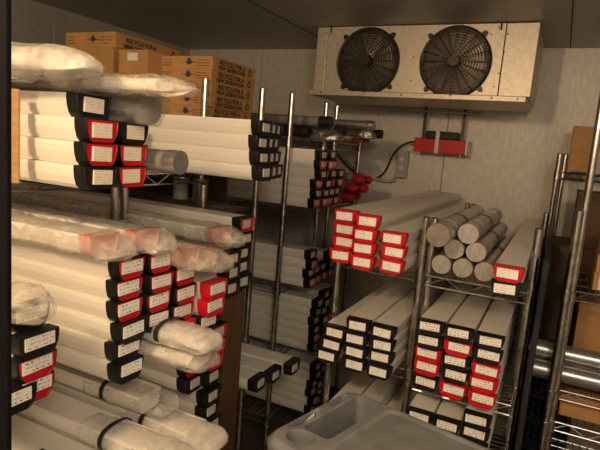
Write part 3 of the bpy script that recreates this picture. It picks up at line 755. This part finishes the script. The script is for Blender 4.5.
# ------------------------------------------------------------ right side things
carton('plain brown upright carton on the top wire shelf near the back wall', .022, .128, 2.84, 3.05, 1.58, 1.79, None, (), 'card')
carton('brown carton, lower of the column on the tall rack shelf', .150, .40, 2.07, 2.3, 1.1845, 1.245, 'cartons column on the tall rack', (), 'card')
carton('brown carton in the middle of the column on the tall rack shelf', .152, .40, 2.07, 2.3, 1.246, 1.307, 'cartons column on the tall rack', (), 'card')
carton('brown carton, upper of the column under the yellow-capped bottle', .155, .40, 2.07, 2.3, 1.308, 1.368, 'cartons column on the tall rack', (), 'card')
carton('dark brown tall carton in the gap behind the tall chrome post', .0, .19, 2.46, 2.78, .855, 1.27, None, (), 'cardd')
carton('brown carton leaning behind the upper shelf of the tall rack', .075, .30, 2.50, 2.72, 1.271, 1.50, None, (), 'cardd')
carton('brown carton on the tall rack shelf directly beneath the stacked cartons', .13, .45, 2.24, 2.4, .823, 1.10, None, (), 'card')
carton('brown carton between the two lowest visible wire shelves', .11, .45, 2.08, 2.35, .703, .785, None, (), 'card')
t_ = thing('bottle', 'small white bottle with yellow cap standing on the carton column', 'bottle', (.172, 2.10, 1.370))
ob('bottle_body', MB().tube([(0, 0, 0), (0, 0, .022), (0, 0, .030)], [.017, .017, .009], 18).mesh('bottle_body', M['white'], True), t_)
ob('cap', MB().tube([(0, 0, .030), (0, 0, .042)], .009, 14).mesh('cap', M['yellow'], True), t_)
for i, (y, z, x0, w) in enumerate(((2.085, .822, .0, 'front'), (2.165, .822, .01, 'middle'), (2.125, .884, -.02, 'upper'))):
    t_ = thing('silver_pipe', f'shiny silver pipe poking out of the tall rack, {w} of three', 'pipe', (x0, y, z), 0, 'silver pipes on the tall rack')
    ob('pipe_body', MB().tube([(.01, 0, .035), (.56, 0, .035)], .033, 20).mesh('pipe_body', M['steel'], True), t_)
    ob('end_collar', MB().tube([(0, 0, .035), (.06, 0, .035)], .0355, 20).mesh('end_collar', M['steel'], True), t_)
t_ = thing('paper_tag', 'white paper sheet hanging at the edge of the tall rack cartons', 'paper', (.165, 2.060, 1.19))
ob('sheet', MB().box(0, .09, 0, .002, 0, .12).mesh('sheet', M['paper']), t_)
t_ = thing('foam_panel', 'black upright foam panel standing between the two right racks', 'panel', (-.012, 1.80, .0))
bevel(ob('panel', MB().box(0, .018, 0, .62, 0, 1.30).mesh('panel', M['panel']), t_), .003)
def crate(label, x, y, z, g):
    t_ = thing('mesh_crate', label, 'crate', (x, y, z), 0, g)
    m = MB(); m.box(-.01, .19, 0, .25, 0, .01)
    for k in range(8): m.box(k * .025, k * .025 + .008, -.001, .005, .01, .11)
    for k in range(4): m.box(0, .18, -.002, .004, .02 + k * .026, .026 + k * .026)
    m.box(0, .006, 0, .25, 0, .11); m.box(.174, .18, 0, .25, 0, .11); m.box(0, .18, .244, .25, 0, .11)
    ob('basket', m.mesh('basket', M['navy']), t_)
    m = MB(); m.box(-.006, .186, -.008, .0, .108, .12); m.box(-.006, .0, 0, .25, .108, .12); m.box(.18, .186, 0, .25, .108, .12)
    ob('rim', m.mesh('rim', M['navy']), t_)
for k in range(5): crate(['navy mesh crate on the floor beside the tall rack', 'navy mesh crate, second in the column beside the tall rack', 'navy mesh crate, third in the column beside the tall rack', 'navy mesh crate, fourth in the column beside the tall rack', 'navy mesh crate, topmost in the column, under the dark tall carton'][k], .0, 2.47, .24 + k * .122, 'navy crates between the right racks')
ob_ = carton('dark box under the navy crates', .0, .19, 2.46, 2.74, 0, .238, None, (), 'panel')

# ------------------------------------------------------------ utility cart
CT = thing('utility_cart', 'grey moulded plastic utility cart with a tool tray, in front of the racks', 'cart', (-.475, 1.42, 0), -.2356)
def sst(a, b, x):
    t = min(1, max(0, (x - a) / (b - a))); return t * t * (3 - 2 * t)
def rrect(u, v, u0, u1, v0, v1, r):
    cu_, cv_ = (u0 + u1) / 2, (v0 + v1) / 2; qx = abs(u - cu_) - (u1 - u0) / 2 + r; qy = abs(v - cv_) - (v1 - v0) / 2 + r
    return math.hypot(max(qx, 0), max(qy, 0)) + min(max(qx, qy), 0) - r
CW, CL = .385, .80
def cart_h(u, v):
    z = 0
    e = -rrect(u, v, 0, CL, 0, CW, .055)          # distance inside the outline
    z -= .018 * (1 - sst(0, .022, e)) ** 2
    for (a, b, c, d, dep, rr) in ((.012, .039, .050, .140, .06, .011), (.012, .039, .180, .300, .06, .011), (.052, .130, .026, .282, .12, .016), (.044, .112, .291, .350, .07, .028)):
        q = rrect(u, v, a, b, c, d, rr); z = min(z, -dep * (1 - sst(-.0045, .0015, q))) if q < .0015 else z
    q = rrect(u, v, .155, CL - .03, .028, CW - .028, .03); z -= .006 * (1 - sst(-.006, .004, q))
    return z
def cart_top():
    m = MB(); nu, nv = 330, 160; vs = []; idx = {}
    us = [i / nu * CL for i in range(nu + 1)]; vv = [j / nv * CW for j in range(nv + 1)]
    for i, u in enumerate(us):
        for j, v in enumerate(vv):
            if rrect(u, v, 0, CL, 0, CW, .055) <= .0035:
                idx[i, j] = len(vs); vs.append((u, -v, cart_h(u, v)))
    fs = [(idx[i, j], idx[i+1, j], idx[i+1, j+1], idx[i, j+1]) for i in range(nu) for j in range(nv) if all(k in idx for k in ((i, j), (i+1, j), (i+1, j+1), (i, j+1)))]
    m.add(vs, fs); return m.mesh('cart_top', M['cart'], True)
ztop = .905
ob('cart_top', cart_top(), CT, (0, 0, ztop))
def outline(r, du, n=10):
    pts = []
    for (cx_, cy_, a0) in ((CL - r, -r, 0), (r, -r, PI/2), (r, -CW + r, PI), (CL - r, -CW + r, 3*PI/2)):
        for k in range(n + 1):
            a = a0 + k / n * PI / 2; pts.append((cx_ + (r - du) * math.cos(a), cy_ + (r - du) * math.sin(a)))
    return pts
m = MB(); m.loft([[(x, y, z) for x, y in outline(.055, d)] for d, z in ((0.0015, -.014), (0, -.03), (.004, -.085), (.01, -.09), (.014, -.088), (.016, -.03))], 0, False, False)
ob('cart_skirt', m.mesh('cart_skirt', M['cart'], True), CT, (0, 0, ztop))
m = MB(); m.box(.10, CL - .05, -CW + .03, -.03, -.0, .03); bevel(ob('lower_shelf', m.mesh('lower_shelf', M['cart']), CT, (0, 0, .25)), .01)
for u in (.09, CL - .07):
    for v in (.04, CW - .04):
        m = MB(); m.box(u - .02, u + .02, -v - .015, -v + .015, .10, ztop - .092); bevel(ob('cart_leg', m.mesh('cart_leg', M['cart']), CT), .006)
        m = MB(); m.tube([(u, -v - .012, .05), (u, -v + .012, .05)], .05, 20); ob('caster', m.mesh('caster', M['black'], True), CT)
t_ = thing('marker_pen', 'white marker pen with black cap lying in the cart handle slot', 'pen', (-.525, 1.17, .866), 1.3)
ob('pen_body', MB().tube([(0, 0, 0), (.07, 0, .02)], .005, 10).mesh('pen_body', M['white'], True), t_)
ob('cap', MB().tube([(.07, 0, .02), (.095, 0, .027)], .0055, 10).mesh('cap', M['black'], True), t_)

# ------------------------------------------------------------ light
def point(name, loc, e, col, r):
    l = bpy.data.lights.new(name, 'POINT'); l.energy = e; l.color = col; l.shadow_soft_size = r
    return ob(name, l, None, loc)
point('ceiling_lamp_light', (-.66, -.28, 2.10), 45, (1, .68, .38), .06)
point('ceiling_lamp_light', (.40, -.35, 2.05), 36, (1, .81, .63), .13)  # added soft fill light, evens the falloff and lifts the right racks
w = bpy.data.worlds.new('w'); S.world = w; w.use_nodes = True
w.node_tree.nodes['Background'].inputs[0].default_value = (.05, .045, .04, 1); w.node_tree.nodes['Background'].inputs[1].default_value = .3

# ------------------------------------------------------------ camera
yaw, pitch, roll, F = [math.radians(a) for a in (-25.60857285, 8.60975682, -4.70289778)] + [530]
f = Vector((math.sin(yaw) * math.cos(pitch), math.cos(yaw) * math.cos(pitch), -math.sin(pitch)))
r_ = Vector((math.cos(yaw), -math.sin(yaw), 0)); d_ = f.cross(r_)
c_, s_ = math.cos(roll), math.sin(roll)
r2 = c_ * r_ + s_ * d_; d2 = -s_ * r_ + c_ * d_
cam = bpy.data.cameras.new('camera'); cam.sensor_fit = 'HORIZONTAL'; cam.sensor_width = 36; cam.lens = F * 36 / 600; cam.clip_start = .01
co = bpy.data.objects.new('camera', cam); C.objects.link(co)
up = -d2; back = -f
co.matrix_world = Matrix(((r2.x, up.x, back.x, 0), (r2.y, up.y, back.y, 0), (r2.z, up.z, back.z, 1.6), (0, 0, 0, 1)))
S.camera = co
S.view_settings.view_transform = 'Standard'; S.view_settings.look = 'None'; S.view_settings.gamma = 1
S.view_settings.exposure = 0.14
S.cycles.use_denoising = True
